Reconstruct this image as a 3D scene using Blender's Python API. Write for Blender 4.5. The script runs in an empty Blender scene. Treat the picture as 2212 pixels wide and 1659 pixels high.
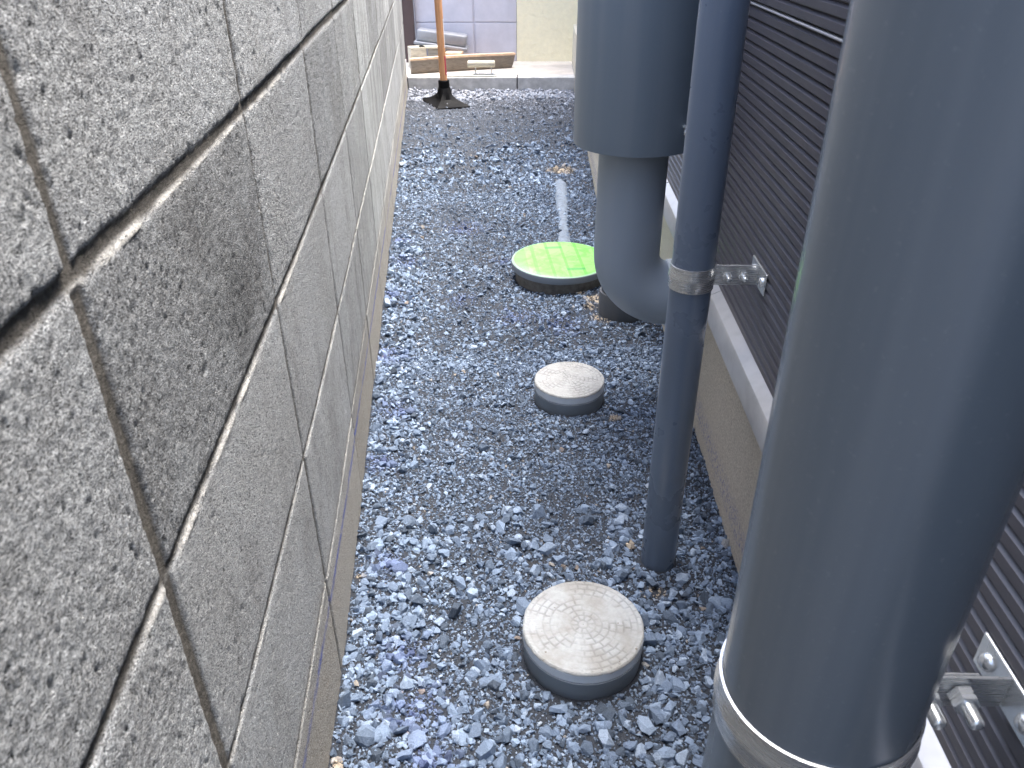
import bpy, bmesh, math, random
import numpy as np
from mathutils import Vector, Matrix
random.seed(7); RS = np.random.RandomState(11)
C = bpy.context.scene.collection
SC = bpy.context.scene

# ---------------------------------------------------------------- camera, sky, sun, exposure
CAMZ = 0.9229
cam = bpy.data.objects.new('camera', bpy.data.cameras.new('camera')); C.objects.link(cam)
Rm = [[0.9964917548722008, 0.04806587293710145, -0.06851170944091405],
      [-0.08347152927099709, 0.5115638389596825, -0.8551812336984442],
      [-0.006056919421858756, 0.8578998254619398, 0.5137812795338993]]
M = Matrix(Rm).to_4x4(); M.translation = Vector((0, 0, CAMZ)); cam.matrix_world = M
cam.data.sensor_width = 36; cam.data.lens = 1697.845/2212*36
cam.data.clip_start = 0.02; cam.data.clip_end = 500
cam.data.dof.use_dof = True; cam.data.dof.focus_distance = 1.5; cam.data.dof.aperture_fstop = 20
SC.camera = cam

SUN_EL, SUN_AZ = math.radians(74), math.radians(55)    # azimuth from +Y towards +X: nearly overhead
w = bpy.data.worlds.new("World"); SC.world = w; w.use_nodes = True
nt = w.node_tree; bg = nt.nodes['Background']
sky = nt.nodes.new('ShaderNodeTexSky'); sky.sky_type = 'NISHITA'; sky.sun_disc = False
sky.sun_elevation = SUN_EL; sky.sun_rotation = SUN_AZ
sky.air_density = 1.0; sky.dust_density = 4.0; sky.ozone_density = 1.0
nt.links.new(sky.outputs[0], bg.inputs[0]); bg.inputs[1].default_value = 0.15
sl = bpy.data.lights.new('sun', 'SUN'); sl.energy = 2.2; sl.angle = math.radians(40); sl.color = (1, .985, .965)
sun = bpy.data.objects.new('sun', sl); C.objects.link(sun)
d = Vector((math.sin(SUN_AZ)*math.cos(SUN_EL), math.cos(SUN_AZ)*math.cos(SUN_EL), math.sin(SUN_EL)))
sun.rotation_euler = d.to_track_quat('Z', 'Y').to_euler()
SC.view_settings.view_transform = 'Standard'; SC.view_settings.look = 'None'
SC.view_settings.exposure = 2.7; SC.view_settings.gamma = 1

# ---------------------------------------------------------------- frames
H0 = Vector((.442, .924, 0)); th = math.atan(.113)
E_ = Vector((math.sin(th), math.cos(th), 0)); M_ = Vector((math.cos(th), -math.sin(th), 0))
def HP(s, t, z): return H0 + E_*s + M_*t + Vector((0, 0, z))      # along the house, into the house, up
K0 = Vector((-.195, 5.145, 0)); A_ = Vector((.9931, -.1175, 0)); B_ = Vector((.1175, .9931, 0))
def KP(a, b, z): return K0 + A_*a + B_*b + Vector((0, 0, z))      # along the kerb, away from the alley, up
def wallx(Y): return -.1857 - .0085*max(0., Y-.9)

# ---------------------------------------------------------------- helpers
def obj(name, me, m=None, parent=None, smooth=None):
    if isinstance(me, bmesh.types.BMesh):
        b = me; me = bpy.data.meshes.new(name); bmesh.ops.recalc_face_normals(b, faces=b.faces); b.to_mesh(me); b.free()
    o = bpy.data.objects.new(name, me); C.objects.link(o)
    if m: me.materials.append(m)
    if parent: o.parent = parent
    if smooth is not None:
        for p in me.polygons: p.use_smooth = True
        if smooth < 180:
            try: me.set_sharp_from_angle(angle=math.radians(smooth))
            except Exception: pass
    return o
def tag(o, label, cat, group=None):
    o['label'] = label; o['category'] = cat
    if group: o['group'] = group
    return o
def thing(name, label, cat, group=None, loc=(0, 0, 0)):
    o = bpy.data.objects.new(name, None); o.empty_display_size = .05; C.objects.link(o); o.location = loc
    return tag(o, label, cat, group)
def reparent(o, root):   # root sits at loc, geometry given in world coordinates
    o.parent = root; o.matrix_parent_inverse = Matrix.Translation(root.location).inverted()
def box(bm, P, x0, x1, y0, y1, z0, z1, bev=0, seg=2):
    vs = [bm.verts.new(P(x, y, z)) for x in (x0, x1) for y in (y0, y1) for z in (z0, z1)]
    fs = [(0,1,3,2), (4,6,7,5), (0,4,5,1), (2,3,7,6), (0,2,6,4), (1,5,7,3)]
    F = [bm.faces.new([vs[i] for i in f]) for f in fs]
    if bev:
        es = list({e for f in F for e in f.edges})
        bmesh.ops.bevel(bm, geom=es, offset=bev, segments=seg, profile=.5, affect='EDGES')
def XYZ(x, y, z): return Vector((x, y, z))
def frame(d):
    d = d.normalized(); u = d.cross(Vector((0, 0, 1)))
    if u.length < .01: u = Vector((1, 0, 0))
    u.normalize(); return u, d.cross(u).normalized()
def sweep(bm, pts, rad, n=48, caps=True, hexa=False):
    rings = []
    for i, p in enumerate(pts):
        p = Vector(p)
        if i == 0: d = Vector(pts[1]) - p
        elif i == len(pts)-1: d = p - Vector(pts[i-1])
        else: d = (Vector(pts[i+1])-p).normalized() + (p-Vector(pts[i-1])).normalized()
        if d.length < 1e-9: d = Vector((0,0,1))
        d.normalize()
        if rings: u = (uprev - d*uprev.dot(d)).normalized(); v = d.cross(u)
        else: u, v = frame(d)
        uprev = u
        r = rad[i] if isinstance(rad, (list, tuple)) else rad
        rings.append([bm.verts.new(p + u*math.cos(2*math.pi*k/n)*r + v*math.sin(2*math.pi*k/n)*r) for k in range(n)])
    for a, b in zip(rings, rings[1:]):
        for k in range(n): bm.faces.new((a[k], a[(k+1) % n], b[(k+1) % n], b[k]))
    if caps:
        bm.faces.new(rings[0][::-1]); bm.faces.new(rings[-1])
def lathe(bm, c, prof, n=96, z0=0):      # prof: (r, z)
    rings = []
    for r, z in prof:
        if r < 1e-6: rings.append([bm.verts.new((c[0], c[1], z0+z))])
        else: rings.append([bm.verts.new((c[0]+r*math.cos(2*math.pi*k/n), c[1]+r*math.sin(2*math.pi*k/n), z0+z)) for k in range(n)])
    for a, b in zip(rings, rings[1:]):
        for k in range(n):
            k2 = (k+1) % n
            if len(a) == 1 and len(b) == 1: continue
            if len(a) == 1: bm.faces.new((a[0], b[k], b[k2]))
            elif len(b) == 1: bm.faces.new((a[k], a[k2], b[0]))
            else: bm.faces.new((a[k], a[k2], b[k2], b[k]))
def np_mesh(name, V, F, attrs=None, smooth=False):
    me = bpy.data.meshes.new(name); k = F.shape[1]
    me.vertices.add(len(V)); me.vertices.foreach_set('co', V.astype(np.float32).ravel())
    me.loops.add(F.size); me.loops.foreach_set('vertex_index', F.astype(np.int32).ravel())
    me.polygons.add(len(F)); me.polygons.foreach_set('loop_start', np.arange(0, F.size, k, dtype=np.int32))
    me.polygons.foreach_set('use_smooth', np.full(len(F), smooth, dtype=bool))
    for n, a in (attrs or {}).items():
        at = me.attributes.new(n, 'FLOAT', 'POINT'); at.data.foreach_set('value', a.astype(np.float32).ravel())
    me.update(calc_edges=True); return me
LAT = RS.rand(256, 256)
def vn(x, y, s=0):       # smooth value noise, -1..1
    x = np.asarray(x, float) + s*17.37; y = np.asarray(y, float) + s*9.71
    xi = np.floor(x).astype(int); yi = np.floor(y).astype(int); fx = x-xi; fy = y-yi
    fx = fx*fx*(3-2*fx); fy = fy*fy*(3-2*fy)
    g = lambda a, b: LAT[a % 256, b % 256]
    return 2*((g(xi, yi)*(1-fx)+g(xi+1, yi)*fx)*(1-fy) + (g(xi, yi+1)*(1-fx)+g(xi+1, yi+1)*fx)*fy)-1
def fbm(x, y, o=3, s=0): return sum(vn(x*2**i, y*2**i, s+i)/2**i for i in range(o))
def sstep(a, b, x): t = np.clip((x-a)/(b-a), 0, 1); return t*t*(3-2*t)

# ---------------------------------------------------------------- materials
class NM:
    def __init__(s, name):
        s.m = bpy.data.materials.new(name); s.m.use_nodes = True; s.t = s.m.node_tree
        s.b = s.t.nodes['Principled BSDF']; s.L = s.t.links.new
        s.tc = s.t.nodes.new('ShaderNodeTexCoord'); s.o = s.tc.outputs['Object']
    def n(s, ty, **k):
        q = s.t.nodes.new(ty)
        for a, v in k.items(): setattr(q, a, v)
        return q
    def i(s, sock, v):
        if hasattr(v, 'is_linked') or isinstance(v, bpy.types.NodeSocket): s.L(v, sock)
        else: sock.default_value = v
    def math(s, op, a, b=0.0, c=None, clamp=False):
        q = s.n('ShaderNodeMath', operation=op, use_clamp=clamp); s.i(q.inputs[0], a); s.i(q.inputs[1], b)
        if c is not None: s.i(q.inputs[2], c)
        return q.outputs[0]
    def map(s, scale=(1, 1, 1), loc=(0, 0, 0), src=None):
        q = s.n('ShaderNodeMapping'); s.L(src or s.o, q.inputs[0]); q.inputs['Scale'].default_value = scale; q.inputs['Location'].default_value = loc
        return q.outputs[0]
    def noise(s, sc, det=4, rough=.55, vec=None, out=0, dist=0):
        q = s.n('ShaderNodeTexNoise'); q.inputs['Scale'].default_value = sc; q.inputs['Detail'].default_value = det
        q.inputs['Roughness'].default_value = rough; q.inputs['Distortion'].default_value = dist
        s.L(vec or s.o, q.inputs['Vector']); return q.outputs[out]
    def voro(s, sc, vec=None, feature='F1'):
        q = s.n('ShaderNodeTexVoronoi', feature=feature); q.inputs['Scale'].default_value = sc; s.L(vec or s.o, q.inputs['Vector']); return q.outputs['Distance']
    def ramp(s, fac, stops, interp='LINEAR'):
        q = s.n('ShaderNodeValToRGB'); s.L(fac, q.inputs[0]); q.color_ramp.interpolation = interp; e = q.color_ramp.elements
        while len(e) < len(stops): e.new(.5)
        for k, (p, c) in enumerate(stops):
            e[k].position = p; e[k].color = (c, c, c, 1) if isinstance(c, (int, float)) else (*c, 1)
        return q.outputs[0]
    def mix(s, f, a, b, bt='MIX'):
        q = s.n('ShaderNodeMix', data_type='RGBA', blend_type=bt)
        s.i(q.inputs[0], f)
        for k, v in ((6, a), (7, b)):
            if isinstance(v, tuple): q.inputs[k].default_value = (*v, 1) if len(v) == 3 else v
            else: s.L(v, q.inputs[k])
        return q.outputs[2]
    def attr(s, name): q = s.n('ShaderNodeAttribute', attribute_name=name); return q.outputs['Fac']
    def sep(s, src=None): q = s.n('ShaderNodeSeparateXYZ'); s.L(src or s.o, q.inputs[0]); return q.outputs
    def bump(s, h, dist=.001, st=1, prev=None):
        q = s.n('ShaderNodeBump'); q.inputs['Strength'].default_value = st; q.inputs['Distance'].default_value = dist; s.L(h, q.inputs['Height'])
        if prev: s.L(prev, q.inputs['Normal'])
        return q.outputs[0]
    def done(s, col=None, rough=None, nrm=None, metal=None, spec=None, coat=None, coatr=.1):
        if col is not None:
            if isinstance(col, tuple): s.b.inputs['Base Color'].default_value = (*col, 1)
            else: s.L(col, s.b.inputs['Base Color'])
        if rough is not None: s.i(s.b.inputs['Roughness'], rough)
        if nrm: s.L(nrm, s.b.inputs['Normal'])
        if metal is not None: s.b.inputs['Metallic'].default_value = metal
        if spec is not None: s.b.inputs['Specular IOR Level'].default_value = spec
        if coat: s.b.inputs['Coat Weight'].default_value = coat; s.b.inputs['Coat Roughness'].default_value = coatr
        return s.m

def mat_block():
    m = NM('concrete_block'); X = m.sep(); Y, Z = X[1], X[2]
    v = m.map((1, .75, 1.5))
    sp = m.noise(760, 3, .75, v); sp2 = m.noise(380, 3, .65, v); big = m.noise(5, 5, .6)
    c = m.ramp(sp, [(.36, (.07, .068, .066)), (.45, (.34, .338, .33)), (.54, (.50, .498, .487)), (.64, (.88, .875, .86))])
    c = m.mix(m.attr('smooth'), c, (.43, .427, .415))
    c = m.mix(m.ramp(m.attr('smooth'), [(0, .8), (1, .3)]), c, m.ramp(sp2, [(.3, .65), (.5, .95), (.7, 1.15)]), 'MULTIPLY')
    c = m.mix(m.ramp(big, [(.35, 0), (.7, .45)]), c, m.mix(1, c, (.7, .68, .64), 'MULTIPLY'))
    # pits of open aggregate
    pit = m.ramp(m.voro(400, m.map((1, .8, 1.2))), [(.18, 1), (.32, 0)])
    pm = m.ramp(m.noise(150, 2, .5), [(.48, 0), (.56, 1)]); pit = m.math('MULTIPLY', pit, pm)
    c = m.mix(m.math('MULTIPLY', pit, .85), c, (.03, .029, .028))
    # run-off streaks, old damp marks
    st = m.noise(9, 5, .65, m.map((1, 4.5, .35))); stm = m.math('MULTIPLY', m.ramp(st, [(.45, 0), (.68, 1)]), m.ramp(m.math('MULTIPLY', Y, .25), [(.3, 0), (.6, 1)]))
    c = m.mix(m.math('MULTIPLY', stm, .5), c, (.13, .125, .11))
    st2 = m.noise(22, 4, .6, m.map((1, 3, .2))); c = m.mix(m.math('MULTIPLY', m.math('MULTIPLY', m.ramp(st2, [(.55, 0), (.75, 1)]), m.ramp(m.math('MULTIPLY', Y, .25), [(.3, 0), (.6, .5)])), 1), c, (.55, .54, .50))
    c = m.mix(1, c, m.ramp(m.attr('tone'), [(0, .25), (.6, 1.0), (1, 1.4)]), 'MULTIPLY')
    c = m.mix(m.math('MULTIPLY', m.ramp(m.noise(13, 5, .65), [(.5, 0), (.72, 1)]), .25), c, (.62, .63, .62))
    c = m.mix(m.math('MULTIPLY', m.ramp(m.noise(8, 4, .7, m.map((1, 1.6, .8), (3, 1, 2))), [(.52, 0), (.7, 1)]), .38), c, (.12, .11, .10))
    c = m.mix(1, c, (.95, .985, 1.02), 'MULTIPLY')
    # splash zone near the ground
    zl = m.math('ADD', Z, m.math('MULTIPLY', m.noise(14, 3), .07))
    low = m.ramp(m.math('MULTIPLY', zl, 4), [(.55, 1), (.95, 0)])
    c = m.mix(m.math('MULTIPLY', low, .65), c, m.ramp(sp, [(.36, (.16, .14, .11)), (.5, (.42, .375, .30)), (.64, (.66, .61, .52))]))
    # mortar
    mo = m.attr('mortar'); mc = m.ramp(m.noise(260, 4, .7), [(.3, (.075, .07, .06)), (.5, (.13, .12, .105)), (.72, (.22, .205, .18))])
    c = m.mix(mo, c, mc)
    lit_lip = m.attr('lit_lip'); c = m.mix(lit_lip, c, m.ramp(m.noise(300, 3, .7), [(.3, (.30, .29, .26)), (.55, (.68, .66, .61)), (.75, (.85, .83, .78))]))  # smeared mortar, its light from above put into the colour
    # chalk line snapped in blue
    zc = m.math('SUBTRACT', .142, m.math('MULTIPLY', Y, .018))
    dl = m.math('ABSOLUTE', m.math('SUBTRACT', m.math('ADD', Z, m.math('MULTIPLY', m.math('SUBTRACT', m.noise(30, 3), .5), .012)), zc))
    bl = m.math('MULTIPLY', m.ramp(m.math('MULTIPLY', dl, 100), [(.15, 1), (.9, 0)]), m.ramp(m.noise(120, 4, .8, m.map((1, .4, 1))), [(.36, 0), (.52, 1)]))
    bl = m.math('MULTIPLY', bl, m.ramp(m.noise(7, 2), [(.35, .3), (.55, 1)]))
    c = m.mix(m.math('MULTIPLY', bl, .8), c, (.06, .10, .42))
    h = m.math('SUBTRACT', m.math('ADD', sp, m.math('MULTIPLY', sp2, 1.2)), m.math('MULTIPLY', pit, 1.2))
    return m.done(c, .95, m.bump(h, .0017, 1), spec=.25)
def mat_stone():
    m = NM('crushed_stone'); g = m.n('ShaderNodeNewGeometry'); r = g.outputs['Random Per Island']; P = m.sep()
    c = m.ramp(r, [(0, (.06, .078, .105)), (.2, (.12, .16, .22)), (.5, (.19, .25, .345)), (.8, (.26, .34, .46)), (.990, (.37, .45, .56)), (.993, (.42, .38, .32)), (1, (.22, .18, .155))])
    c = m.mix(.55, c, m.ramp(m.noise(500, 3, .6), [(.3, .6), (.5, .95), (.72, 1.25)]), 'MULTIPLY')
    fine = m.attr('fines'); c = m.mix(m.math('MULTIPLY', fine, .8), c, m.mix(1, c, (.6, .6, .62), 'MULTIPLY'))
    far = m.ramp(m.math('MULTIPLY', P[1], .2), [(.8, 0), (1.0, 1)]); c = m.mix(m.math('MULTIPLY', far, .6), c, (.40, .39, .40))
    c = m.mix(m.math('MULTIPLY', m.attr('paint'), .3), c, (.11, .14, .40))
    c = m.mix(m.attr('cement'), c, m.ramp(m.noise(200, 3), [(.3, (.30, .24, .17)), (.7, (.58, .50, .40))]))
    return m.done(c, m.ramp(m.noise(60, 2), [(.3, .6), (.7, .85)]), m.bump(m.noise(520, 4, .75), .0022, 1), spec=.35)
def mat_fines():
    m = NM('gravel_fines'); c = m.ramp(m.noise(500, 4, .8), [(.3, (.018, .02, .024)), (.5, (.05, .056, .068)), (.75, (.09, .10, .12))])
    c = m.mix(m.ramp(m.noise(6, 3), [(.6, 0), (.75, .4)]), c, (.10, .085, .07))
    return m.done(c, .95, m.bump(m.noise(400, 5, .8), .004, 1), spec=.2)
def mat_pvc(name, col, rough, dust=.15, spec=.5, dcol=(.35, .36, .37)):
    m = NM(name)
    c = m.mix(m.math('MULTIPLY', m.ramp(m.noise(6, 5, .65), [(.45, 0), (.8, 1)]), dust), col, dcol)
    c = m.mix(m.math('MULTIPLY', m.ramp(m.noise(30, 3, .5, m.map((1, 1, .04))), [(.45, 0), (.75, 1)]), .16), c, dcol)
    c = m.mix(m.math('MULTIPLY', m.ramp(m.noise(240, 3, .7), [(.62, 0), (.72, 1)]), .10), c, dcol)
    sc = m.ramp(m.noise(160, 2, .5, m.map((1, 1, .5))), [(.80, 0), (.82, 1)]); c = m.mix(m.math('MULTIPLY', sc, .3), c, (.5, .52, .55))
    r = m.math('ADD', m.math('MULTIPLY', m.noise(12, 4, .6), .08), rough-.04)
    return m.done(c, r, m.bump(m.noise(3.2, 0), .003, .25), spec=spec)
def mat_metal(name, col, rough, metal=1.0, streak=True):
    m = NM(name); n_ = m.noise(90, 2, .5, m.map((.3, .3, 9))) if streak else m.noise(40, 3)
    return m.done(m.mix(m.math('MULTIPLY', m.ramp(n_, [(.45, 0), (.8, 1)]), .35), col, tuple(x*.55 for x in col)), m.math('ADD', m.math('MULTIPLY', n_, .2), rough-.1), m.bump(n_, .0002, .4), metal)
def mat_siding():
    m = NM('siding_metal'); sp = m.ramp(m.noise(160, 2, .5), [(.72, 0), (.76, 1)])
    c = m.mix(m.ramp(m.noise(3, 4), [(.3, 0), (.8, .5)]), (.072, .066, .073), (.096, .089, .097))
    c = m.mix(m.math('MULTIPLY', sp, .35), c, (.2, .19, .19))
    return m.done(c, m.math('ADD', m.math('MULTIPLY', m.noise(15, 3), .15), .34), m.bump(m.noise(900, 2), .00015, .5), spec=.5)
def mat_foundation():
    m = NM('foundation_render'); P = m.sep()
    c = m.ramp(m.noise(300, 4, .75), [(.3, (.30, .255, .205)), (.5, (.62, .545, .44)), (.72, (.88, .82, .70))])
    c = m.mix(m.ramp(m.noise(4, 4), [(.35, 0), (.75, .5)]), c, (.64, .57, .47))
    ff = m.ramp(m.math('MULTIPLY', P[1], .2), [(.24, 0), (.34, 1)]); c = m.mix(m.math('MULTIPLY', ff, .6), c, (.66, .62, .50))
    b = m.math('MULTIPLY', m.ramp(P[2], [(.02, 0), (.04, 1), (.06, 1), (.09, 0)]), m.ramp(m.noise(160, 4, .8), [(.5, 0), (.62, .7)]))
    c = m.mix(b, c, (.07, .09, .35))
    return m.done(c, .95, m.bump(m.math('ADD', m.noise(330, 4, .8), m.noise(60, 2)), .003, .9), spec=.2)
def mat_plain(name, col, rough=.8, var=.25, sc=40, bumpd=.0006, bs=None, spec=.4):
    m = NM(name); n_ = m.noise(sc, 5, .65)
    c = m.mix(m.ramp(n_, [(.3, 0), (.7, 1)]), tuple(x*(1-var) for x in col), tuple(min(1, x*(1+var*.6)) for x in col))
    return m.done(c, rough, m.bump(m.noise(bs or sc*4, 4, .7), bumpd, .8), spec=spec)
def mat_wood(name, col, sc=12, stretch=(1, 8, 8)):
    m = NM(name); n_ = m.noise(sc, 5, .6, m.map(stretch), dist=.6)
    return m.done(m.ramp(n_, [(.25, tuple(x*.55 for x in col)), (.5, col), (.75, tuple(min(1, x*1.25) for x in col))]), .75, m.bump(n_, .0008, .6))
def mat_lid(name, base, film, amt):
    m = NM(name); P = m.sep(m.tc.outputs['Generated'])
    n_ = m.noise(90, 4, .7); dirt = m.ramp(m.noise(16, 4, .7), [(.35, 0), (.6, 1)])
    c = m.mix(m.math('MULTIPLY', dirt, amt), film, base)
    c = m.mix(m.math('MULTIPLY', m.ramp(m.attr('relief'), [(0, 1), (1, 0)]), .45), c, tuple(x*.42 for x in base))
    c = m.mix(m.ramp(m.noise(110, 2, .5), [(.735, 0), (.75, .8)]), c, (.12, .09, .06))
    return m.done(c, m.ramp(dirt, [(0, .3), (1, .75)]), m.bump(m.noise(260, 4, .75), .0016, 1), spec=.35)
def mat_green():
    m = NM('green_film'); X = m.sep(m.map((1, 1, 1))); x, y = X[0], X[1]
    def band(s, a, b, w=.0012): return m.math('MULTIPLY', m.math('SMOOTH_MIN', 1, m.math('DIVIDE', m.math('SUBTRACT', s, a), w, clamp=True)), m.math('DIVIDE', m.math('SUBTRACT', b, s), w, clamp=True), clamp=True)
    c = m.mix(m.ramp(m.noise(16, 4, .6, dist=1.2), [(.4, 0), (.55, 1)]), (.185, .50, .105), (.26, .60, .16))
    ln = m.noise(9, 3, .5, dist=2.5); cr = m.math('ABSOLUTE', m.math('SUBTRACT', ln, .5)); c = m.mix(m.ramp(m.math('MULTIPLY', cr, 30), [(.0, .45), (.5, 0)]), c, (.12, .36, .08))
    f = None
    for a, b, l in ((-.145, -.098, .6), (-.082, -.070, .75), (-.036, -.026, .8), (.008, .017, .8), (.052, .062, .8), (.104, .112, .5)):
        q = m.math('MULTIPLY', band(x, a, b), l); f = q if f is None else m.math('MAXIMUM', f, q)
    c = m.mix(m.math('MULTIPLY', f, .8), c, (.11, .42, .06))
    for a, b, c0, c1 in ((-.036, .017, .082, .100), (.008, .062, -.090, -.072)):
        c = m.mix(m.math('MULTIPLY', m.math('MULTIPLY', band(x, a, b), band(y, c0, c1)), .75), c, (.05, .23, .08))
    r = m.math('POWER', m.math('ADD', m.math('POWER', m.math('SUBTRACT', x, .013), 2), m.math('POWER', m.math('ADD', y, .005), 2)), .5)
    c = m.mix(m.math('MULTIPLY', band(r, .034, .0365), .5), c, (.14, .50, .10))
    r0 = m.math('POWER', m.math('ADD', m.math('POWER', x, 2), m.math('POWER', y, 2)), .5)
    c = m.mix(m.math('MULTIPLY', band(r0, .136, .15), .6), c, (.33, .50, .38))
    c = m.mix(m.math('MULTIPLY', band(r0, .1235, .125), .4), c, (.2, .55, .1))
    return m.done(c, .16, m.bump(m.noise(22, 3, .5, dist=1), .002, .5), spec=.6)

M_block = mat_block(); M_stone = mat_stone(); M_fines = mat_fines()
M_big = mat_pvc('grey_pvc_near', (.105, .124, .142), .24, .0)
M_thin = mat_pvc('blue_grey_pvc', (.115, .147, .198), .28, .0)
M_duct = mat_pvc('grey_pvc_sleeve', (.165, .20, .235), .36, .0)
M_elbow = mat_pvc('matt_grey_pvc', (.27, .31, .355), .5, .05)
M_dark = mat_pvc('dark_pvc', (.22, .245, .27), .5, .3, dcol=(.2, .19, .17))
M_ring = mat_pvc('lid_rim_pvc', (.58, .61, .64), .42, .4)
M_steel = mat_metal('stainless_steel', (.60, .60, .59), .27, .8)
M_bolt = mat_metal('bolt_steel', (.70, .71, .70), .24, .75, False)
M_alu = mat_metal('silver_trim_metal', (.45, .447, .445), .38, .35, False)
M_sid = mat_siding(); M_found = mat_foundation()
M_lid = mat_lid('mud_filmed_lid', (.27, .262, .24), (.37, .385, .39), .85)
M_lid2 = mat_lid('dusty_lid', (.31, .305, .285), (.37, .37, .355), .6)
M_green = mat_green()
M_kerb = mat_plain('kerb_concrete', (.52, .51, .49), .9, .3, 20)
M_slab = mat_plain('pale_slab_concrete', (.55, .50, .44), .85, .2, 10)
M_lav = mat_plain('lavender_paint', (.62, .595, .64), .6, .12, 8, .0008, 120)
M_cream = mat_plain('cream_stucco', (.92, .84, .60), .85, .06, 30, .010, 28)
M_brown = mat_plain('brown_paint', (.085, .055, .05), .5, .1, 10)
M_black = mat_plain('black_plastic', (.003, .003, .0035), .62, .2, 20, .0004, spec=.12)
M_handle = mat_wood('varnished_handle', (.60, .30, .14), 10, (12, 12, .6))
M_red = mat_plain('red_mark', (.45, .05, .08), .6, .6, 120)
M_label = mat_plain('white_label', (.75, .75, .75), .4, .05, 30)
M_plank = mat_wood('weathered_plank', (.20, .165, .13), 10, (1, 12, 12))
M_planktop = mat_wood('tan_wood', (.72, .50, .33), 14, (1, 6, 6))
M_pale = mat_wood('pale_wood', (.54, .48, .37), 10, (1, 8, 8))
M_offcut = mat_wood('grey_offcut', (.33, .30, .25), 10, (1, 8, 8))
M_tray = mat_plain('grey_tray_plastic', (.30, .30, .31), .35, .15, 12)
M_cement = mat_plain('buried_pipe_dusty', (.17, .205, .25), .85, .35, 60, .002)

# ---------------------------------------------------------------- ground
def groundz(X, Y):
    X = np.asarray(X, float); Y = np.asarray(Y, float)
    z = .006*fbm(X*5, Y*5, 2, 3) + .0025*fbm(X*26, Y*26, 3, 5)
    z = z + .006*np.exp(-((X+.17)/.045)**2)
    z = z - .020*sstep(4.7, 4.95, Y)
    near = sstep(5.3, 4.9, Y)*sstep(-.3, -.1, Y+.2)
    return z*near - .006
xs = np.concatenate([[-60, -20, -6, -2, -.8, -.4], np.arange(-.24, 1.1, .006), [1.3, 1.8, 3, 8, 20, 60]])
ys = np.concatenate([[-60, -20, -5, -1, -.2], np.arange(.2, 2.2, .006), np.arange(2.2, 5.2, .012), [5.6, 7, 12, 30, 60]])
GX, GY = np.meshgrid(xs, ys, indexing='ij'); GZ = groundz(GX, GY)
V = np.stack([GX, GY, GZ], -1).reshape(-1, 3); nx, ny = GX.shape
I = (np.arange(nx-1)[:, None]*ny + np.arange(ny-1)[None, :]).ravel()
gr = obj('ground', np_mesh('ground', V, np.stack([I, I+ny, I+ny+1, I+1], 1), smooth=True), M_fines); gr['kind'] = 'structure'

# crushed stone: one mass of loose angular stones
COV = [(.162, .777, .088), (.245, 1.473, .077), (.318, 2.155, .132), (.318, .952, .029), (.4475, 1.895, .060)]
BP0, BP1 = np.array([.352, 2.28]), np.array([.452, 3.12])
def templates(k, npts, rng):
    out = []
    for _ in range(k):
        bm = bmesh.new()
        p = rng.normal(size=(npts, 3)); p /= np.linalg.norm(p, axis=1)[:, None]; p *= rng.uniform(.78, 1.1, (npts, 1))
        p = np.sign(p)*np.abs(p)**.85
        for q in p: bm.verts.new(q)
        r = bmesh.ops.convex_hull(bm, input=bm.verts)
        bmesh.ops.delete(bm, geom=[v for v in bm.verts if not v.link_faces], context='VERTS')
        bmesh.ops.triangulate(bm, faces=bm.faces); bm.verts.index_update()
        bmesh.ops.recalc_face_normals(bm, faces=bm.faces)
        out.append((np.array([v.co[:] for v in bm.verts]), np.array([[v.index for v in f.verts] for f in bm.faces])))
        bm.free()
    return out
PB = [(-.16, 2.48, .05), (-.14, 2.30, .06), (-.17, 2.04, .06), (.15, 2.29, .04), (.17, 1.89, .08), (.02, 2.02, .06), (-.10, .80, .05), (-.08, .70, .06), (-.06, .62, .05), (-.16, 1.26, .05), (-.165, 1.7, .07), (-.14, 1.45, .05), (-.13, .98, .04), (.05, 2.6, .1), (.28, 1.83, .08)]
CB = [(.37, 1.92, .03), (.395, 1.86, .045), (.40, 1.97, .05), (.33, 1.385, .02), (.47, 3.27, .09), (.34, 2.33, .04), (.36, 2.02, .02), (-.175, .95, .012), (-.175, .62, .014), (.30, .88, .02), (.28, .99, .012)]
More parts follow.
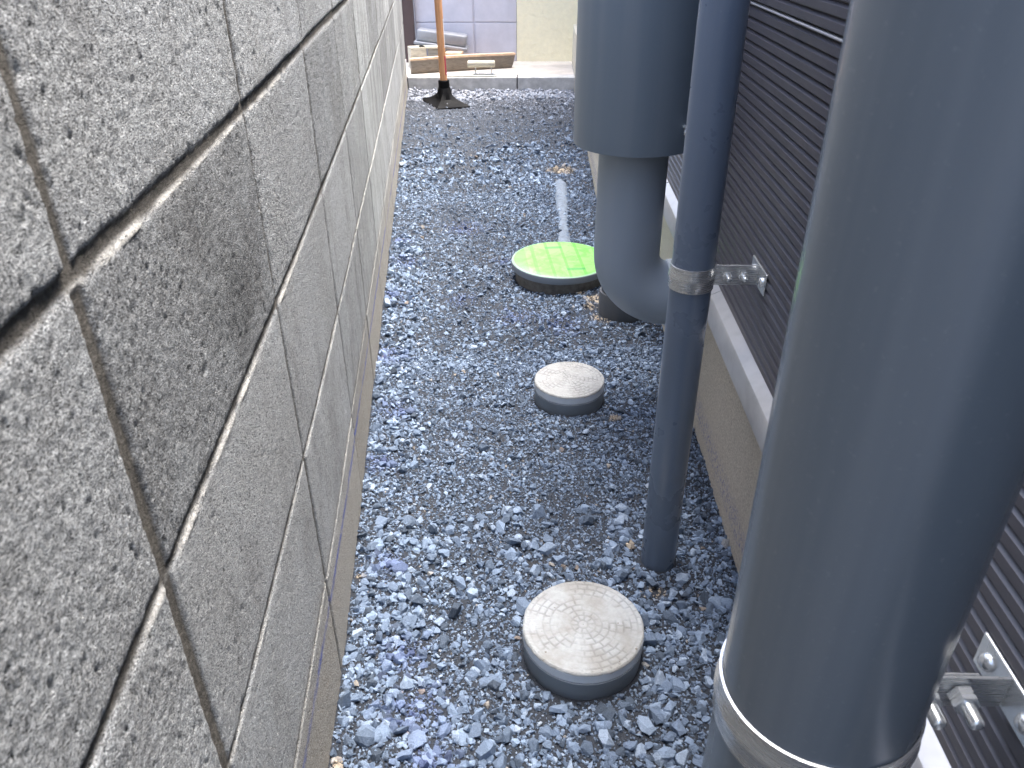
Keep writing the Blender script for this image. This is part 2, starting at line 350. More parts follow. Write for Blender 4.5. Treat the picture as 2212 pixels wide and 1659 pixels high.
def scatter(rng, n, x0, x1, y0, y1, smin, smax, pw, tpl, lift, fineband=0.0):
    X = rng.uniform(x0, x1, n); Y = rng.uniform(y0, y1, n)
    s = smin*(smax/smin)**(rng.rand(n)**pw)
    wl = -.1857-.0085*np.clip(Y-.9, 0, None)
    hx = .442+(Y-.924)*.1137-np.where(Y > 2.6, .075, 0)
    ok = (X > wl+.3*s) & (X < hx-.4*s+.01) & (Y < 5.14-.12*X)
    for cx, cy, r in COV: ok &= np.hypot(X-cx, Y-cy) > r + s*.45
    d = BP1-BP0; L = np.hypot(*d); u = d/L; q = (X-BP0[0])*u[0]+(Y-BP0[1])*u[1]; p = np.abs(-(X-BP0[0])*u[1]+(Y-BP0[1])*u[0])
    ok &= ~((q > -.02) & (q < L*.86) & (p < .006+.010*vn(q*30, q*0, 4)))
    # compacted, finer middle of the path carries few large stones
    comp = np.exp(-((X-(.03+.03*(Y-1)+.04*vn(Y*5, Y*0, 9)))/.13)**2)*sstep(.85, 1.1, Y)*(.55+.45*vn(X*14, Y*9, 21))
    comp = np.clip(comp*.95 + .9*sstep(3.4, 3.9, Y)*sstep(4.85, 4.6, Y) + .6*np.clip(fbm(X*5, Y*4, 2, 8), 0, 1), 0, 1)
    ok &= rng.rand(n) > comp*np.clip((s-.0055)/.006, 0, 1)*.85
    X, Y, s, comp = X[ok], Y[ok], s[ok], comp[ok]; n = len(X)
    Z = groundz(X, Y) + s*rng.uniform(-.10, .42, n)*lift
    k = rng.randint(len(tpl), size=n); VV, FF, A1, A2, A3 = [], [], [], [], []; off = 0
    paint = np.zeros(n); cem = np.zeros(n)
    for cx, cy, r in PB: paint = np.maximum(paint, np.exp(-((X-cx)**2+(Y-cy)**2)/r**2))
    for cx, cy, r in CB: cem = np.maximum(cem, np.exp(-((X-cx)**2+(Y-cy)**2)/r**2))
    paint = np.clip((paint-.15-.6*rng.rand(n)), 0, 1)*1.5; cem = np.clip((cem-.45)*4-rng.rand(n)*.8, 0, 1)
    for t, (tv, tf) in enumerate(tpl):
        I = np.where(k == t)[0]
        if not len(I): continue
        m = len(I); sx = s[I]*.5*rng.uniform(.75, 1.3, m); sy = s[I]*.5*rng.uniform(.6, 1.1, m); sz = s[I]*.5*rng.uniform(.5, .95, m)
        v = tv[None]*np.stack([sx, sy, sz], 1)[:, None, :]
        a = rng.uniform(0, 6.283, m); ti = rng.normal(0, .55, m); tj = rng.normal(0, .55, m)
        def rot(v, ang, i, j):
            c_, s_ = np.cos(ang)[:, None], np.sin(ang)[:, None]; o = v.copy()
            o[:, :, i] = v[:, :, i]*c_-v[:, :, j]*s_; o[:, :, j] = v[:, :, i]*s_+v[:, :, j]*c_; return o
        v = rot(rot(rot(v, ti, 1, 2), tj, 0, 2), a, 0, 1)
        v += np.stack([X[I], Y[I], Z[I]], 1)[:, None, :]
        nv = tv.shape[0]; VV.append(v.reshape(-1, 3))
        FF.append((tf[None]+(np.arange(m)*nv)[:, None, None]).reshape(-1, 3)+off); off += m*nv
        for A, q in ((A1, comp), (A2, paint), (A3, cem)): A.append(np.repeat(q[I], nv))
    return np.concatenate(VV), np.concatenate(FF), np.concatenate(A1), np.concatenate(A2), np.concatenate(A3)
rng = np.random.RandomState(5)
T8, T14, T26 = templates(20, 9, rng), templates(24, 11, rng), templates(24, 16, rng)
parts = [scatter(rng, 52000, -.2, .62, .45, 1.7, .003, .0065, 1.2, T8, 1.0),
         scatter(rng, 30000, -.23, .8, 1.6, 3.0, .0045, .008, 1.2, T8, 1.0),
         scatter(rng, 26000, -.25, .95, 2.9, 5.2, .006, .011, 1.2, T8, 1.0),
         scatter(rng, 17000, -.2, .62, .45, 1.7, .0055, .015, 2.1, T14, .9),
         scatter(rng, 12000, -.23, .85, 1.6, 3.2, .007, .018, 1.8, T14, 1.0),
         scatter(rng, 9000, -.25, .95, 3.1, 5.2, .010, .030, 1.7, T14, 1.0),
         scatter(rng, 2000, -.2, .6, .45, 1.1, .012, .030, 1.9, T26, .8),
         scatter(rng, 600, -.2, .7, 1.2, 2.4, .013, .022, 1.8, T26, .9),
         scatter(rng, 900, -.19, -.09, .45, 2.6, .009, .024, 1.6, T26, 1.0),
         scatter(rng, 1600, -.25, .9, 4.75, 5.16, .014, .030, 1.3, T26, 1.2)]
off = 0; Vs, Fs, As = [], [], [[], [], []]
for v, f, *a in parts:
    Vs.append(v); Fs.append(f+off); off += len(v)
    for k in range(3): As[k].append(a[k])
me = np_mesh('gravel', np.concatenate(Vs), np.concatenate(Fs), {'fines': np.concatenate(As[0]), 'paint': np.concatenate(As[1]), 'cement': np.concatenate(As[2])})
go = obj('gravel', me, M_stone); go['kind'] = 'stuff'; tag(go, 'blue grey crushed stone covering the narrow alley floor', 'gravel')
del parts, Vs, Fs, As

# ---------------------------------------------------------------- block wall
def build_block_wall():
    Yg = np.concatenate([[-1.2, -.6, -.2, 0], np.arange(.04, .5, .0013), np.arange(.5, .95, .0021), np.arange(.95, 2.1, .0045), np.arange(2.1, 5.14, .011), [5.14]])
    Zg = np.concatenate([[-.05], np.arange(-.02, 1.0, .0021), np.arange(1.0, 1.16, .02), [1.17]])
    Y, Z = np.meshgrid(Yg, Zg, indexing='ij')
    y0, z0 = .3766, .770
    jy = (Y-y0)/.4; iy = np.round(jy).astype(int); jz = (Z-z0)/.2; iz = np.round(jz).astype(int)
    wv = np.where(iy == 0, .0066, np.where(iy == 1, .0042, np.where(iy == 2, .0040, np.where(iy == 3, .0058, .0048))))
    wh = np.where(iz == 0, .0056, np.where(iz == -1, .0042, np.where(iz == -2, .0036, .0028)))
    # below a course the joint was thicker; edges wander and are chipped
    ey = .0010*fbm(Z*60, Y*8, 3, 2) + .0012*vn(Z*9, iy*3.3, 6); ez = .0011*fbm(Y*70, Z*9, 3, 12) + .0013*vn(Y*7, iz*2.7, 16)
    dv = np.abs(Y-y0-iy*.4 - .0006*vn(Z*4, iy*5.1, 1)) - wv - ey
    dh_s = Z-z0-iz*.2 - .0015*vn(Y*4, iz*5.1, 7); dh = np.abs(dh_s) - wh - ez
    dmin = np.minimum(dv, dh); g = sstep(.0012, -.0016, dmin)
    depth = np.where(dh < dv, .0030, .0030)*g*(1-.25*np.clip(vn(Y*30, Z*30, 9), -1, 1))
    rough = .00042*fbm(Y*360, Z*300, 2, 20) + .0002*fbm(Y*70, Z*60, 2, 24)
    pit = np.clip(vn(Y*300, Z*210, 31)-.62, 0, 1)*.0045
    by = np.floor(jy).astype(int); bz = np.floor(jz).astype(int)
    tn = LAT[(by*7+13) % 256, (bz*11+29) % 256]
    smoothb = ((bz <= -3) | ((bz == -2) & (by >= 0))) ; tex = np.where(smoothb, .6, 1.0)
    hgt = -depth - (1-g)*(pit*tex) + rough*tex*(1-.4*g) + (tn-.5)*.0014*(1-g)
    # rounded worn arrises next to the joint
    hgt -= .0012*np.exp(-np.clip(dmin, 0, 1)/.0022)*(1-g)
    # mortar smear on each lower block's top edge, coloured paler as lit from above
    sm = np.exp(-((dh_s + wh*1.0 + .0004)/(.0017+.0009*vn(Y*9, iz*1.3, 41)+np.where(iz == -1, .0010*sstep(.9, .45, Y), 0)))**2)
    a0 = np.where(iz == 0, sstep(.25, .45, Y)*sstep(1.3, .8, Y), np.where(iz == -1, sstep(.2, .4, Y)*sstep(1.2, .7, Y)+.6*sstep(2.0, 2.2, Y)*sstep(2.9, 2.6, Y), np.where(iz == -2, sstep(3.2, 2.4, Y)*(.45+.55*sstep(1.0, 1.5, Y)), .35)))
    lit_lip = np.clip(sm*a0*(.62+.75*vn(Y*55, iz*2.2, 44)+.3*vn(Y*300, Z*300, 3)), 0, 1)
    hgt += lit_lip*.0016
    tone = .40+.45*tn
    for (b1, b2, t) in ((0, -1, .37), (0, -2, .62), (-1, -1, .54), (0, 0, .60), (1, 0, .74), (1, -1, .56), (0, -3, .66), (1, -3, .66), (1, -2, .62), (-1, 0, .56), (-1, -2, .66), (2, -1, .42), (2, 0, .6), (3, -1, .5)):
        tone = np.where((by == b1) & (bz == b2), t, tone)
    # one block holds an old damp stain
    tone = tone - .22*np.exp(-(((Y-.63)/.16)**2+((Z-.62)/.13)**2))*(.7+.6*vn(Y*14, Z*9, 51))*((by == 0) & (bz == -1))
    Xs = -.1857 - .0085*np.clip(Y-.9, 0, None) + hgt
    n1, n2 = Y.shape; V = np.stack([Xs, Y, Z], -1).reshape(-1, 3)
    I = (np.arange(n1-1)[:, None]*n2+np.arange(n2-1)[None, :]).ravel(); F = np.stack([I, I+n2, I+n2+1, I+1], 1)
    # body behind the face
    b0 = len(V)
    P = lambda i, j: i*n2+j
    back = np.array([[-.3357, Yg[0], Zg[0]], [-.40, Yg[-1], Zg[0]], [-.40, Yg[-1], Zg[-1]], [-.3357, Yg[0], Zg[-1]]]); V = np.concatenate([V, back])
    me_attr = {'mortar': np.concatenate([(g*(1-lit_lip*.8)).ravel(), np.zeros(4)]), 'lit_lip': np.concatenate([lit_lip.ravel()*.9, np.zeros(4)]), 'tone': np.concatenate([tone.ravel(), np.full(4, .6)]), 'smooth': np.concatenate([np.where(smoothb, .48, 0.).ravel(), np.zeros(4)])}
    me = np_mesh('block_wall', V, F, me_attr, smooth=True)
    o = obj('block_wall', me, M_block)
    bm = bmesh.new(); bm.from_mesh(me); bm.verts.ensure_lookup_table(); v = bm.verts
    bm.faces.new([v[b0], v[b0+3], v[b0+2], v[b0+1]])
    bm.faces.new([v[P(i, n2-1)] for i in range(n1)] + [v[b0+2], v[b0+3]])
    bm.faces.new([v[P(i, 0)] for i in range(n1-1, -1, -1)] + [v[b0], v[b0+1]])
    bm.faces.new([v[P(n1-1, j)] for j in range(n2)] + [v[b0+2], v[b0+1]])
    bm.faces.new([v[P(0, j)] for j in range(n2-1, -1, -1)] + [v[b0], v[b0+3]])
    bm.to_mesh(me); bm.free()
    bm = bmesh.new(); box(bm, XYZ, -.42, -.165, -1.22, 5.15, 1.173, 1.23, .006)
    obj('coping', bm, M_kerb, o)
    tag(o, 'weathered grey concrete block wall running along the left of the gravel', 'wall')
build_block_wall()

# ---------------------------------------------------------------- house
S0, S1, HZ = -1.6, 4.6, 1.9
house = thing('house', 'house wall of dark ribbed metal siding over a beige rendered foundation', 'house', loc=tuple(HP(0, 0, 0)))
bm = bmesh.new(); box(bm, HP, S0, S1, 0, .3, -.1, .378, .003); reparent(obj('foundation', bm, M_found), house)
bm = bmesh.new(); box(bm, HP, 1.75, S1-.003, -.105, -.0005, -.1, .305, .003)
reparent(obj('foundation_step', bm, M_found), house)
zt = .812; pitch = (.812-.4)/28
def ribs(prof, za, n):
    for i in range(n):
        z = za+i*pitch
        # flat rib face, undercut shadow line, then an up-facing ledge below it
        prof += [(-.036, z), (-.036, z+pitch*.58), (-.0308, z+pitch*.82), (-.0306, z+pitch*.90), (-.0350, z+pitch*.985)]
zb = .400; boards = []
while zb < HZ:
    p = [(-.02, zb-.004)]; ribs(p, zb, 28); p.append((-.02, zb+28*pitch)); boards.append(p); zb += .412+.006
bm = bmesh.new()
for p in boards:
    a = [bm.verts.new(HP(S0, t, z)) for t, z in p]; b = [bm.verts.new(HP(S1, t, z)) for t, z in p]
    for i in range(len(p)-1): bm.faces.new((a[i], b[i], b[i+1], a[i+1]))
box(bm, HP, S0, S1, -.028, .3, .38, HZ+.1)
reparent(obj('siding', bm, M_sid), house)
for p in boards[:-1]:
    z = p[-1][1]; bm = bmesh.new(); box(bm, HP, S0, S1, -.0375, -.027, z+.0002, z+.0024, .0005, 1)
    reparent(obj('board_edge_strip', bm, M_alu), house)
def trim(s0, s1, m=M_alu, off=0, nm='base_trim'):
    bm = bmesh.new()
    pr = [(-.030, .402), (-.048-off, .3935+off), (-.0515-off, .3915+off), (-.0535-off, .388), (-.0540-off, .351), (-.052-off, .349), (-.0005, .349)]
    a = [bm.verts.new(HP(s0, t, z)) for t, z in pr]; b = [bm.verts.new(HP(s1, t, z)) for t, z in pr]
    for i in range(len(pr)): bm.faces.new((a[i], b[i], b[(i+1) % len(pr)], a[(i+1) % len(pr)]))
    bm.faces.new(a); bm.faces.new(b[::-1]); reparent(obj(nm, bm, m, smooth=30), house)
trim(S0, .2040); trim(.2052, .80); trim(.801, .885, off=.0015, nm='trim_joint_cap'); trim(.886, S1)

# ---------------------------------------------------------------- pipes and their clamps
def clamp(root, cx, cy, r, zc, h, armL, name_group):
    """band round the pipe, arm towards the house, foot plate on the siding"""
    c = Vector((cx, cy, 0)); tc = (c-H0).dot(M_); sc = (c-H0).dot(E_)
    bm = bmesh.new(); th_ = .0012
    P_ = [(r+.0004, zc-h/2), (r+th_+.0006, zc-h/2+.0004), (r+th_+.0006, zc-h*.2), (r+th_+.0018, zc-h*.05), (r+th_+.0018, zc+h*.05), (r+th_+.0006, zc+h*.2), (r+th_+.0006, zc+h/2-.0004), (r+.0004, zc+h/2)]
    lathe(bm, (cx, cy), P_, 96)
    band = obj('clamp', bm, M_steel, smooth=40); reparent(band, root)
    def ch(o): o.parent = band; o.matrix_parent_inverse = Matrix.Translation(root.location).inverted()@Matrix.Identity(4); o.matrix_parent_inverse = (Matrix.Translation(root.location)@band.matrix_parent_inverse).inverted()
    tp = -.0385; sa = sc + (.012 if r > .04 else 0); za = zc-.004 if r > .04 else zc; ha = h*.8 if r > .04 else h*.92
    bm = bmesh.new()
    box(bm, HP, sa-.0012, sa+.0012, tc+r*.86, tp-.0005, za-ha/2+.001, za+ha/2-.001, .0004, 1)
    box(bm, HP, sa+.0022, sa+.0044, tc+r*.86, tp-.018, za-ha/2+.002, za+ha/2-.002, .0004, 1)
    ch(obj('arm', bm, M_steel))
    bm = bmesh.new(); box(bm, HP, sa-.036, sa+.036, tp, tp+.0025, za-ha/2, za+ha/2, .0012, 2)
    ch(obj('wall_plate', bm, M_bolt))
    for ds in (-.023, .023):
        bm = bmesh.new(); q = HP(sa+ds, 0, za)
        sweep(bm, [HP(sa+ds, tp+.0005, za), HP(sa+ds, tp-.0015, za), HP(sa+ds, tp-.004, za), HP(sa+ds, tp-.005, za)], [.0065, .0065, .0045, .002], 20)
        ch(obj('screw', bm, M_bolt, smooth=50))
    span = tp-(tc+r)
    for f in ((.30, .66) if r < .04 else (.22, .56)):
        t = tc+r+span*f; R_ = .0037 if r < .04 else .0046
        bm = bmesh.new(); L = .019 if r < .04 else .026
        sweep(bm, [HP(sa-.001, t, za), HP(sa-L+.002, t, za), HP(sa-L+.0006, t, za), HP(sa-L, t, za)], [R_, R_, R_*.85, R_*.45], 20)
        ch(obj('bolt', bm, M_bolt, smooth=50))
        bm = bmesh.new(); sweep(bm, [HP(sa-.0016, t, za), HP(sa-.0022, t, za), HP(sa-.0062, t, za), HP(sa-.0068, t, za)], [R_*1.6, R_*1.85, R_*1.85, R_*1.6], 6)
        if r > .04: sweep(bm, [HP(sa-.0072, t, za), HP(sa-.0078, t, za), HP(sa-.0112, t, za), HP(sa-.0118, t, za)], [R_*1.6, R_*1.85, R_*1.85, R_*1.6], 6)
        ch(obj('nut', bm, M_bolt))
# near large pipe
D = .364; az = math.radians(34.99); bx, by = D*math.sin(az), D*math.cos(az)
root = thing('downpipe', 'large dark grey downpipe in the near right foreground', 'drain pipe', loc=(bx, by, 0))
bm = bmesh.new(); lathe(bm, (bx, by), [(.0545, -.06), (.057, -.06), (.057, 2.0), (.0545, 2.0)], 128); reparent(obj('pipe_body', bm, M_big, smooth=40), root)
clamp(root, bx, by, .057, .507, .035, .1, '')
# thin downpipe
D = 1.005; az = math.radians(18.48); tx, ty = D*math.sin(az), D*math.cos(az)
root = thing('downpipe', 'slim blue grey downpipe ending in the gravel, held by a steel band', 'drain pipe', loc=(tx, ty, 0))
bm = bmesh.new(); lathe(bm, (tx, ty), [(.026, -.06), (.028, -.06), (.028, 2.0), (.026, 2.0)], 96); reparent(obj('pipe_body', bm, M_thin, smooth=40), root)
clamp(root, tx, ty, .028, .507, .033, .1, '')
# sleeve pipe with elbow
D = 1.50; az = math.radians(13.43); ex, ey = D*math.sin(az), D*math.cos(az); c = Vector((ex, ey, 0))
root = thing('elbow_pipe', 'wide grey sleeve pipe with a fat matt elbow bending into the house foundation', 'drain pipe', loc=(ex, ey, 0))
bm = bmesh.new(); lathe(bm, (ex, ey), [(.1105, 2.0), (.1105, .560), (.1112, .558), (.1130, .558), (.1138, .561), (.1138, 2.0)], 128); reparent(obj('sleeve', bm, M_duct, smooth=40), root)
zb, Rb = .341, .088; pts = [c+Vector((0, 0, .9)), c+Vector((0, 0, .5)), c+Vector((0, 0, zb+.01))]
for k in range(0, 25):
    a = math.pi/2*k/24; pts.append(c + M_*(Rb-Rb*math.cos(a)) + Vector((0, 0, zb-Rb*math.sin(a))))
pts.append(c+M_*(Rb+.012)+Vector((0, 0, zb-Rb)))
bm = bmesh.new(); sweep(bm, pts, .065, 96); reparent(obj('elbow', bm, M_elbow, smooth=60), root)
bm = bmesh.new(); q0 = c+M_*(Rb-.004)+Vector((0, 0, zb-Rb)); sweep(bm, [q0, q0+M_*.002, q0+M_*.055, q0+M_*.06], [.0655, .0685, .0685, .0655], 96); reparent(obj('socket', bm, M_ring, smooth=40), root)
# wing screw on the sleeve
vx, vy = math.sin(math.radians(16.75)), math.cos(math.radians(16.75)); dd = vx*ex+vy*ey; kk = dd-math.sqrt(dd*dd-(ex*ex+ey*ey)+.1138**2)
wp = Vector((vx*kk, vy*kk, .605)); nn = Vector((wp.x-ex, wp.y-ey, 0)).normalized(); tt = Vector((-nn.y, nn.x, 0))
bm = bmesh.new(); sweep(bm, [wp, wp+nn*.010, wp+nn*.014], [.0035, .0035, .002], 16)
for s in (-1, 1):
    d_ = (tt*.5*s+Vector((0, 0, .85*s))).normalized(); sweep(bm, [wp+nn*.008+d_*.002, wp+nn*.009+d_*.008, wp+nn*.010+d_*.014], [.003, .0042, .0022], 12)
reparent(obj('wing_screw', bm, M_bolt, smooth=60), root)
# stub
root = thing('drain_stub', 'short dark drain stub with a collar standing in the gravel behind the elbow', 'drain pipe', loc=(.4475, 1.895, 0))
bm = bmesh.new(); lathe(bm, (.4475, 1.895), [(.0, -.05), (.060, -.05), (.060, .058), (.0585, .0605), (.0545, .0605), (.0540, .061)], 96); M_stub = mat_pvc('stub_pvc', (.055, .062, .072), .5, .3, dcol=(.2, .18, .15)); reparent(obj('collar', bm, M_stub, smooth=40), root)
bm = bmesh.new(); lathe(bm, (.4475, 1.895), [(.0538, .02), (.0538, .115), (.050, .115), (.050, .03)], 96); reparent(obj('pipe_body', bm, M_stub, smooth=40), root)
# half buried pipe
bm = bmesh.new(); p0 = Vector((BP0[0], BP0[1], -.0235)); p1 = Vector((BP1[0], BP1[1], -.029))
sweep(bm, [p0.lerp(p1, t) + Vector((0, 0, .001*math.sin(t*9))) for t in np.linspace(0, 1, 40)], .030, 48)
tag(obj('buried_pipe', bm, M_cement, smooth=60), 'dusty grey pipe half buried in gravel behind the green cover', 'drain pipe')

# ---------------------------------------------------------------- inspection covers
def lid_mesh(r, ztop, kind):
    nr, nth = 110, 420
    rr = np.linspace(0.0005, r, nr); a = np.linspace(0, 2*np.pi, nth, endpoint=False); R_, A = np.meshgrid(rr, a, indexing='ij')
    u = R_/r; rings = np.array([.085, .20, .31, .43, .55, .67, .79, .905]); cnt = [10, 12, 14, 18, 24, 28, 32, 38]
    g = np.zeros_like(u); lw = .0013/r*1.0
    wob = .012*vn(np.cos(A)*6+u*9, np.sin(A)*6, 3)
    for k in range(len(rings)):
        g = np.maximum(g, np.exp(-((u+wob*.3-rings[k])/(lw*1.1))**2))
        lo = rings[k]; hi = rings[k+1] if k+1 < len(rings) else .965
        n = cnt[k]; ph = A*n/(2*np.pi)+.37*k; f = np.abs(ph-np.round(ph))*2*np.pi/n*u
        g = np.maximum(g, np.exp(-(f/(lw*1.1))**2)*((u > lo) & (u < hi)))
    patchy = sstep(-.35, .5, vn(np.cos(A)*u*4, np.sin(A)*u*4, 9)+.35*np.cos(A+.5)*u)
    g = g*(.15+.85*patchy)
    Zt = ztop - .0010*g + .0004*fbm(np.cos(A)*u*14+40, np.sin(A)*u*14+40, 3, 14)
    Zt -= .002*sstep(.975, 1.0, u)
    rel = 1-g
    ro = 1+.006*vn(A*9, A*0+2, 3)*sstep(.96, 1, u)
    X = R_*ro*np.cos(A); Y = R_*ro*np.sin(A)
    V = np.stack([X, Y, Zt], -1).reshape(-1, 3); I = (np.arange(nr-1)[:, None]*nth); J = np.arange(nth)[None, :]; J2 = (J+1) % nth
    F = np.stack([(I+J).ravel(), (I+nth+J).ravel(), (I+nth+J2).ravel(), (I+J2).ravel()], 1)
    # ragged film skirt turning down over the rim
    drop = .0015+.0035*np.clip(vn(a*5, a*0, 8)+.25*vn(a*40, a*0, 5), 0, 1); base = (nr-1)*nth; nV = len(V)
    sk = np.stack([V[base:, 0]*1.004, V[base:, 1]*1.004, np.full(nth, ztop-.0025)-drop], -1); V = np.concatenate([V, sk])
    F = np.concatenate([F, np.stack([base+J.ravel(), nV+J.ravel(), nV+J2.ravel(), base+J2.ravel()], 1)])
    return np_mesh('lid_face', V, F, {'relief': np.concatenate([rel.ravel(), np.ones(nth)])}, smooth=True)
def cover(x, y, r, zt, label, m, tilt=(0, 0)):
    root = thing('inspection_cover', label, 'drain cover', 'round drain inspection covers set in the gravel', loc=(x, y, 0))
    root.rotation_euler = (tilt[0], tilt[1], 0)
    o = obj('lid_face', lid_mesh(r, zt, 0), m, root)
    bm = bmesh.new(); lathe(bm, (0, 0), [(r*.97, zt-.004), (r*1.0, zt-.0035), (r*1.001, zt-.0185), (r*.985, zt-.0190), (r*.975, zt-.0195)], 128); obj('rim', bm, M_ring, root, smooth=40)
    bm = bmesh.new(); lathe(bm, (0, 0), [(r*.97, zt-.019), (r*.995, zt-.0205), (r*1.006, zt-.021), (r*1.006, zt-.0245), (r*.992, zt-.026), (r*.985, -.06)], 128); obj('riser', bm, M_dark, root, smooth=40)
cover(.162, .777, .0862, .0500, 'nearest round drain cover, beige muddy lid with a cobbled ring pattern', M_lid)
cover(.245, 1.473, .0765, .0450, 'smaller whitish dusty round drain cover in the middle of the gravel', M_lid2, (.01, -.01))
root = thing('inspection_cover', 'wide bright green round drain cover beside the grey elbow', 'drain cover', 'round drain inspection covers set in the gravel', loc=(.318, 2.155, 0))
bm = bmesh.new(); lathe(bm, (0, 0), [(0, .0500), (.10, .0500), (.138, .0500), (.1415, .0490)], 160); obj('lid_face', bm, M_green, root, smooth=40)
bm = bmesh.new(); lathe(bm, (0, 0), [(.1405, .0485), (.1432, .0480), (.1437, .0460), (.1437, .030), (.1425, .0285), (.134, .028)], 160); obj('rim', bm, M_dark, root, smooth=40)
bm = bmesh.new(); lathe(bm, (0, 0), [(.134, .029), (.132, .010), (.131, -.05)], 128)
obj('riser', bm, mat_plain('riser_mud', (.17, .155, .135), .9, .4, 60), root, smooth=40)

# ---------------------------------------------------------------- kerb, slab, far walls
for k, (a0, a1) in enumerate(((-.78, -.0305), (-.022, .647), (.6545, 1.254), (1.262, 1.862))):
    bm = bmesh.new(); box(bm, KP, a0, a1, 0, .10, -.08, .062, .005)
    tag(obj('kerb_block', bm, M_kerb), ['grey kerb block at the left end, mostly behind the block wall', 'long grey kerb block below the plank and trowel', 'grey kerb block to the right of the kerb joint', 'grey kerb block behind the pipes at far right'][k], 'kerb', 'kerb blocks at the end of the alley')
for a in (-.0262, .6508, 1.258):
    pass
bm = bmesh.new()
for a0, a1 in ((-.0303, -.0222), (.6472, .6543), (1.2542, 1.2618)): box(bm, KP, a0, a1, .004, .10, -.08, .060)
j = obj('kerb_joints', bm, mat_plain('kerb_mortar', (.10, .10, .10), .95, .3, 80)); j['kind'] = 'structure'; j['label'] = 'dark mortar joints between the kerb blocks'; j.name = 'kerb_mortar'
bm = bmesh.new(); box(bm, KP, -.78, 2.6, .1003, .80, -.08, .0615, .002)
sb = obj('paved_step', bm, M_slab); sb['kind'] = 'structure'
# lavender painted block wall with joints
bm = bmesh.new()
JA = [-.048, .347, .629]; JZ = [.062, .103, .303, .503, .703, .903, 1.103, 1.303, 1.503, 1.703, 1.903]
for i in range(2):
    for k in range(len(JZ)-1): box(bm, KP, JA[i]+.0065, JA[i+1]-(.0065 if i == 0 else 0), .611, .70, JZ[k]+.003, JZ[k+1]-.003, .003)
box(bm, KP, -.048, .629, .6195, .76, -.05, 1.9)
tag(obj('painted_wall', bm, M_lav), 'lavender painted block wall behind the leaning plank', 'wall')
bm = bmesh.new(); box(bm, KP, .631, 3.2, .605, .76, -.05, 2.6, .004)
tag(obj('stucco_wall', bm, M_cream), 'cream stucco wall at the far end beyond the kerb', 'wall')
bm = bmesh.new(); box(bm, KP, -.115, -.050, .56, .62, .062, 2.2, .003); box(bm, KP, -1.2, -.118, .58, .61, .08, 2.1, .003)
tag(obj('brown_post', bm, M_brown), 'dark brown post between the block wall and the lavender wall', 'post')

# ---------------------------------------------------------------- things lying at the far end
# plank on edge
P0, P1 = (-.012, .105), (.606, .345); L_ = math.hypot(P1[0]-P0[0], P1[1]-P0[1]); pa = math.atan2(P1[1]-P0[1], P1[0]-P0[0])
def PP(x, y, z): return KP(P0[0]+x*math.cos(pa)-y*math.sin(pa), P0[1]+x*math.sin(pa)+y*math.cos(pa), z)
root = thing('plank', 'old grey plank with a paler tan top edge lying on the step', 'plank', loc=tuple(KP(.3, .22, .062)))
pr = [(.010, .0625), (.004, .066), (.000, .080), (-.003, .105), (-.003, .139), (.030, .139), (.034, .0625)]
bm = bmesh.new(); R0 = []
for x in np.linspace(0, L_, 14):
    R0.append([bm.verts.new(PP(x + (.022*(z-.0625)/.08 if x > L_*.99 else 0), y+.004*math.sin(x*7), z + .004*math.sin(x*5)*(z > .1))) for y, z in pr])
for a, b in zip(R0, R0[1:]):
    for i in range(len(pr)): bm.faces.new((a[i], a[(i+1) % 7], b[(i+1) % 7], b[i]))
bm.faces.new(R0[0]); bm.faces.new(R0[-1][::-1]); reparent(obj('board', bm, M_plank, smooth=50), root)
bm = bmesh.new(); R0 = []
for x in np.linspace(-.001, L_+.024, 14): R0.append([bm.verts.new(PP(x, y+.004*math.sin(x*7), z+.004*math.sin(x*5))) for y, z in ((-.0045, .1392), (-.0045, .152), (.031, .152), (.031, .1392))])
for a, b in zip(R0, R0[1:]):
    for i in range(4): bm.faces.new((a[i], a[(i+1) % 4], b[(i+1) % 4], b[i]))
bm.faces.new(R0[0]); bm.faces.new(R0[-1][::-1]); reparent(obj('top_edge', bm, M_planktop), root)  # top edge in a paler, more orange wood colour than the board
# trowel
root = thing('trowel', 'plastering trowel with a pale wooden grip lying on the kerb', 'trowel', loc=tuple(KP(.38, .05, .062)))
bm = bmesh.new(); out = [(.205, .045), (.225, .020), (.262, .010), (.520, .010), (.524, .014), (.524, .092), (.520, .096), (.262, .096), (.225, .075)]
a = [bm.verts.new(KP(x, y, .0655)) for x, y in out]; b = [bm.verts.new(KP(x, y, .0685)) for x, y in out]
bm.faces.new(a[::-1]); bm.faces.new(b)
for i in range(len(out)): bm.faces.new((a[i], a[(i+1) % 9], b[(i+1) % 9], b[i]))
reparent(obj('blade', bm, mat_plain('trowel_blade', (.72, .70, .58), .35, .1, 20)), root)
bm = bmesh.new(); sweep(bm, [KP(x, .055, .131) for x in (.344, .346, .352, .43, .505, .511, .513)], [.012, .0185, .0205, .0195, .0205, .0185, .012], 28)
reparent(obj('grip', bm, M_pale, smooth=50), root)
bm = bmesh.new()
for x in (.392, .490): sweep(bm, [KP(x, .055, .069), KP(x, .055, .115)], .004, 12)
sweep(bm, [KP(.38, .055, .072), KP(.52, .055, .072)], .0045, 12); reparent(obj('bracket', bm, M_steel, smooth=50), root)
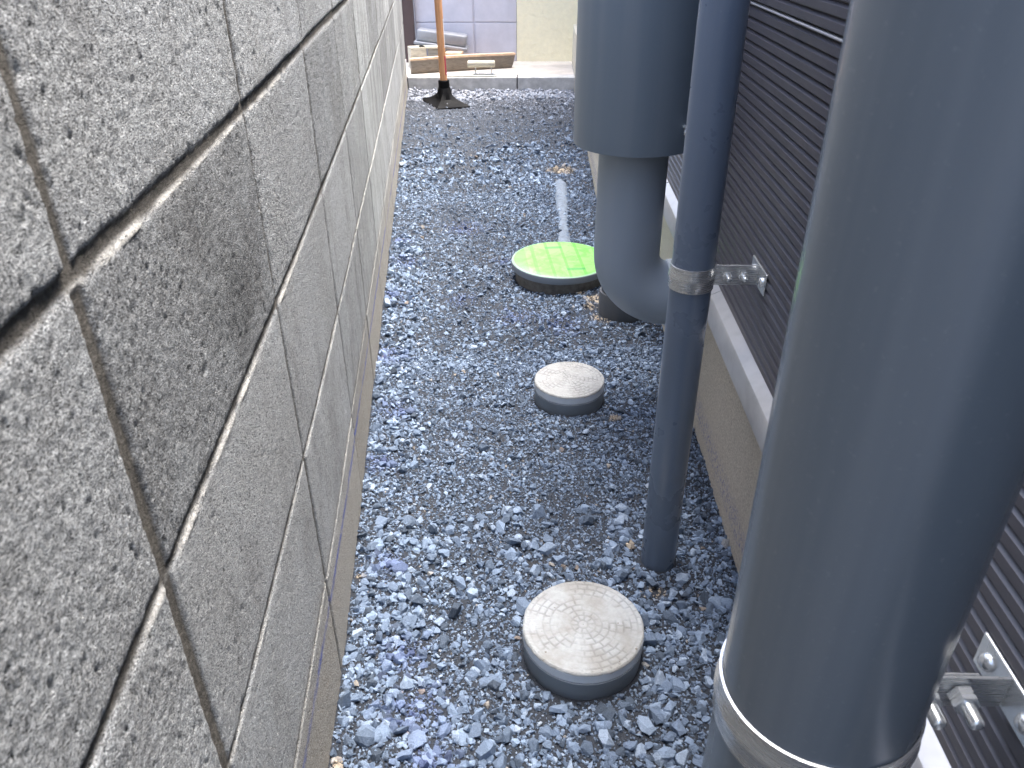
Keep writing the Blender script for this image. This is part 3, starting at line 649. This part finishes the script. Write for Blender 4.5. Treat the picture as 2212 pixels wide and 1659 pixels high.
# timber offcuts and tray
def blk(a0, a1, b0, b1, z0, z1, label, m, rot=0, nm='wood_offcut'):
    bm = bmesh.new(); ca, cb = (a0+a1)/2, (b0+b1)/2
    P = lambda x, y, z: KP(ca+(x-ca)*math.cos(rot)-(y-cb)*math.sin(rot), cb+(x-ca)*math.sin(rot)+(y-cb)*math.cos(rot), z)
    box(bm, P, a0, a1, b0, b1, z0, z1, .002); tag(obj(nm, bm, m), label, 'wood offcut', 'timber offcuts behind the plank')
blk(-.062, .040, .33, .43, .062, .186, 'leftmost chunky pale timber block behind the plank', M_pale, .35)
blk(.060, .165, .36, .45, .062, .176, 'middle grey timber block under the plastic tray', M_offcut, .1)
blk(.172, .280, .35, .45, .062, .150, 'rightmost tan timber block under the plastic tray', M_planktop, -.1)
blk(.000, .150, .350, .44, .1765, .186, 'thin pale board lying across the timber blocks', M_pale, .0)
root = thing('plastic_tray', 'grey plastic tray tilted against the lavender wall on timber blocks', 'tray', loc=tuple(KP(.14, .47, .2)))
ta = -.135
def TP(x, y, z): return KP(-.035+x*math.cos(ta)-z*math.sin(ta)*1, .455+y, .212+x*math.sin(ta)+z*math.cos(ta))
bm = bmesh.new(); box(bm, TP, .010, .335, .01, .13, 0, .070, .012, 3); reparent(obj('tray_body', bm, M_tray, smooth=50), root)
bm = bmesh.new(); box(bm, TP, -.003, .348, -.006, .142, -.022, -.001, .006, 3); reparent(obj('tray_rim', bm, M_tray, smooth=50), root)

# tamper with orange wooden handle
cor = [Vector((-.130, 4.785, 0)), Vector((-.040, 4.500, 0)), Vector((.140, 4.545, 0)), Vector((.050, 4.83, 0))]; cc = Vector((.003, 4.665, 0))
root = thing('tamper', 'black plastic tamper head on a long orange wooden handle standing in the gravel', 'tamper', loc=tuple(cc))
bm = bmesh.new(); R0 = []
pr = [(1.0, -.012), (1.0, .004), (.88, .014), (.66, .020), (.46, .034), (.30, .056), (.22, .080), (.20, .084)]
for f, z in pr:
    ring = []
    for i in range(4):
        p, q = cor[i], cor[(i+1) % 4]
        for t in np.linspace(0, 1, 9)[:-1]:
            v = p.lerp(q, t)-cc; pinch = 1-.30*math.sin(math.pi*t)*(f < .95)*min(1, (1-f)*1.4)*(f > .25)
            w = v*f
            if f < .35: w = (v.normalized()*(.034+(f-.2)*.12)).lerp(v*f, max(0, (f-.2)/.15)*.5)
            else: w = w*pinch
            ring.append(bm.verts.new(cc+w+Vector((0, 0, z - .007*math.sin(math.pi*t)*(.3 < f < .9)))))
    R0.append(ring)
n = 32
for a, b in zip(R0, R0[1:]):
    for k in range(n): bm.faces.new((a[k], a[(k+1) % n], b[(k+1) % n], b[k]))
bm.faces.new(R0[0][::-1]); bm.faces.new(R0[-1]); reparent(obj('head', bm, M_black, smooth=35), root)
hb = cc+Vector((0, 0, .076)); ht = Vector((-.028, 4.72, 1.35)); hd = (ht-hb).normalized()
bm = bmesh.new(); sweep(bm, [hb-hd*.01, hb+hd*.045, hb+hd*.048], [.0315, .031, .028], 40); reparent(obj('socket', bm, M_black, smooth=40), root)
bm = bmesh.new(); sweep(bm, [hb+hd*t for t in np.linspace(.02, 1.2, 12)], .0205, 40); h_ = obj('handle', bm, M_handle, smooth=60); reparent(h_, root)
def strip(z0, z1, a0, a1, m, nm, r=.0209):
    bm = bmesh.new(); u, v = Vector((1, 0, 0)), Vector((0, -1, 0)); L = []
    for t in np.linspace(z0, z1, 6):
        L.append([bm.verts.new(hb+hd*t+(u*math.cos(a)+v*math.sin(a))*r) for a in np.linspace(a0, a1, 8)] + [bm.verts.new(hb+hd*t+(u*math.cos(a)+v*math.sin(a))*(r-.002)) for a in np.linspace(a1, a0, 8)])
    for p, q in zip(L, L[1:]):
        for k in range(16): bm.faces.new((p[k], p[(k+1) % 16], q[(k+1) % 16], q[k]))
    bm.faces.new(L[0]); bm.faces.new(L[-1][::-1]); o = obj(nm, bm, m, smooth=50); reparent(o, root)
strip(.075, .175, .25, .95, M_red, 'red_mark'); strip(.215, .36, .05, .5, M_label, 'label_sticker')

# ---------------------------------------------------------------- render
SC.render.engine = 'CYCLES'; SC.render.film_transparent = False
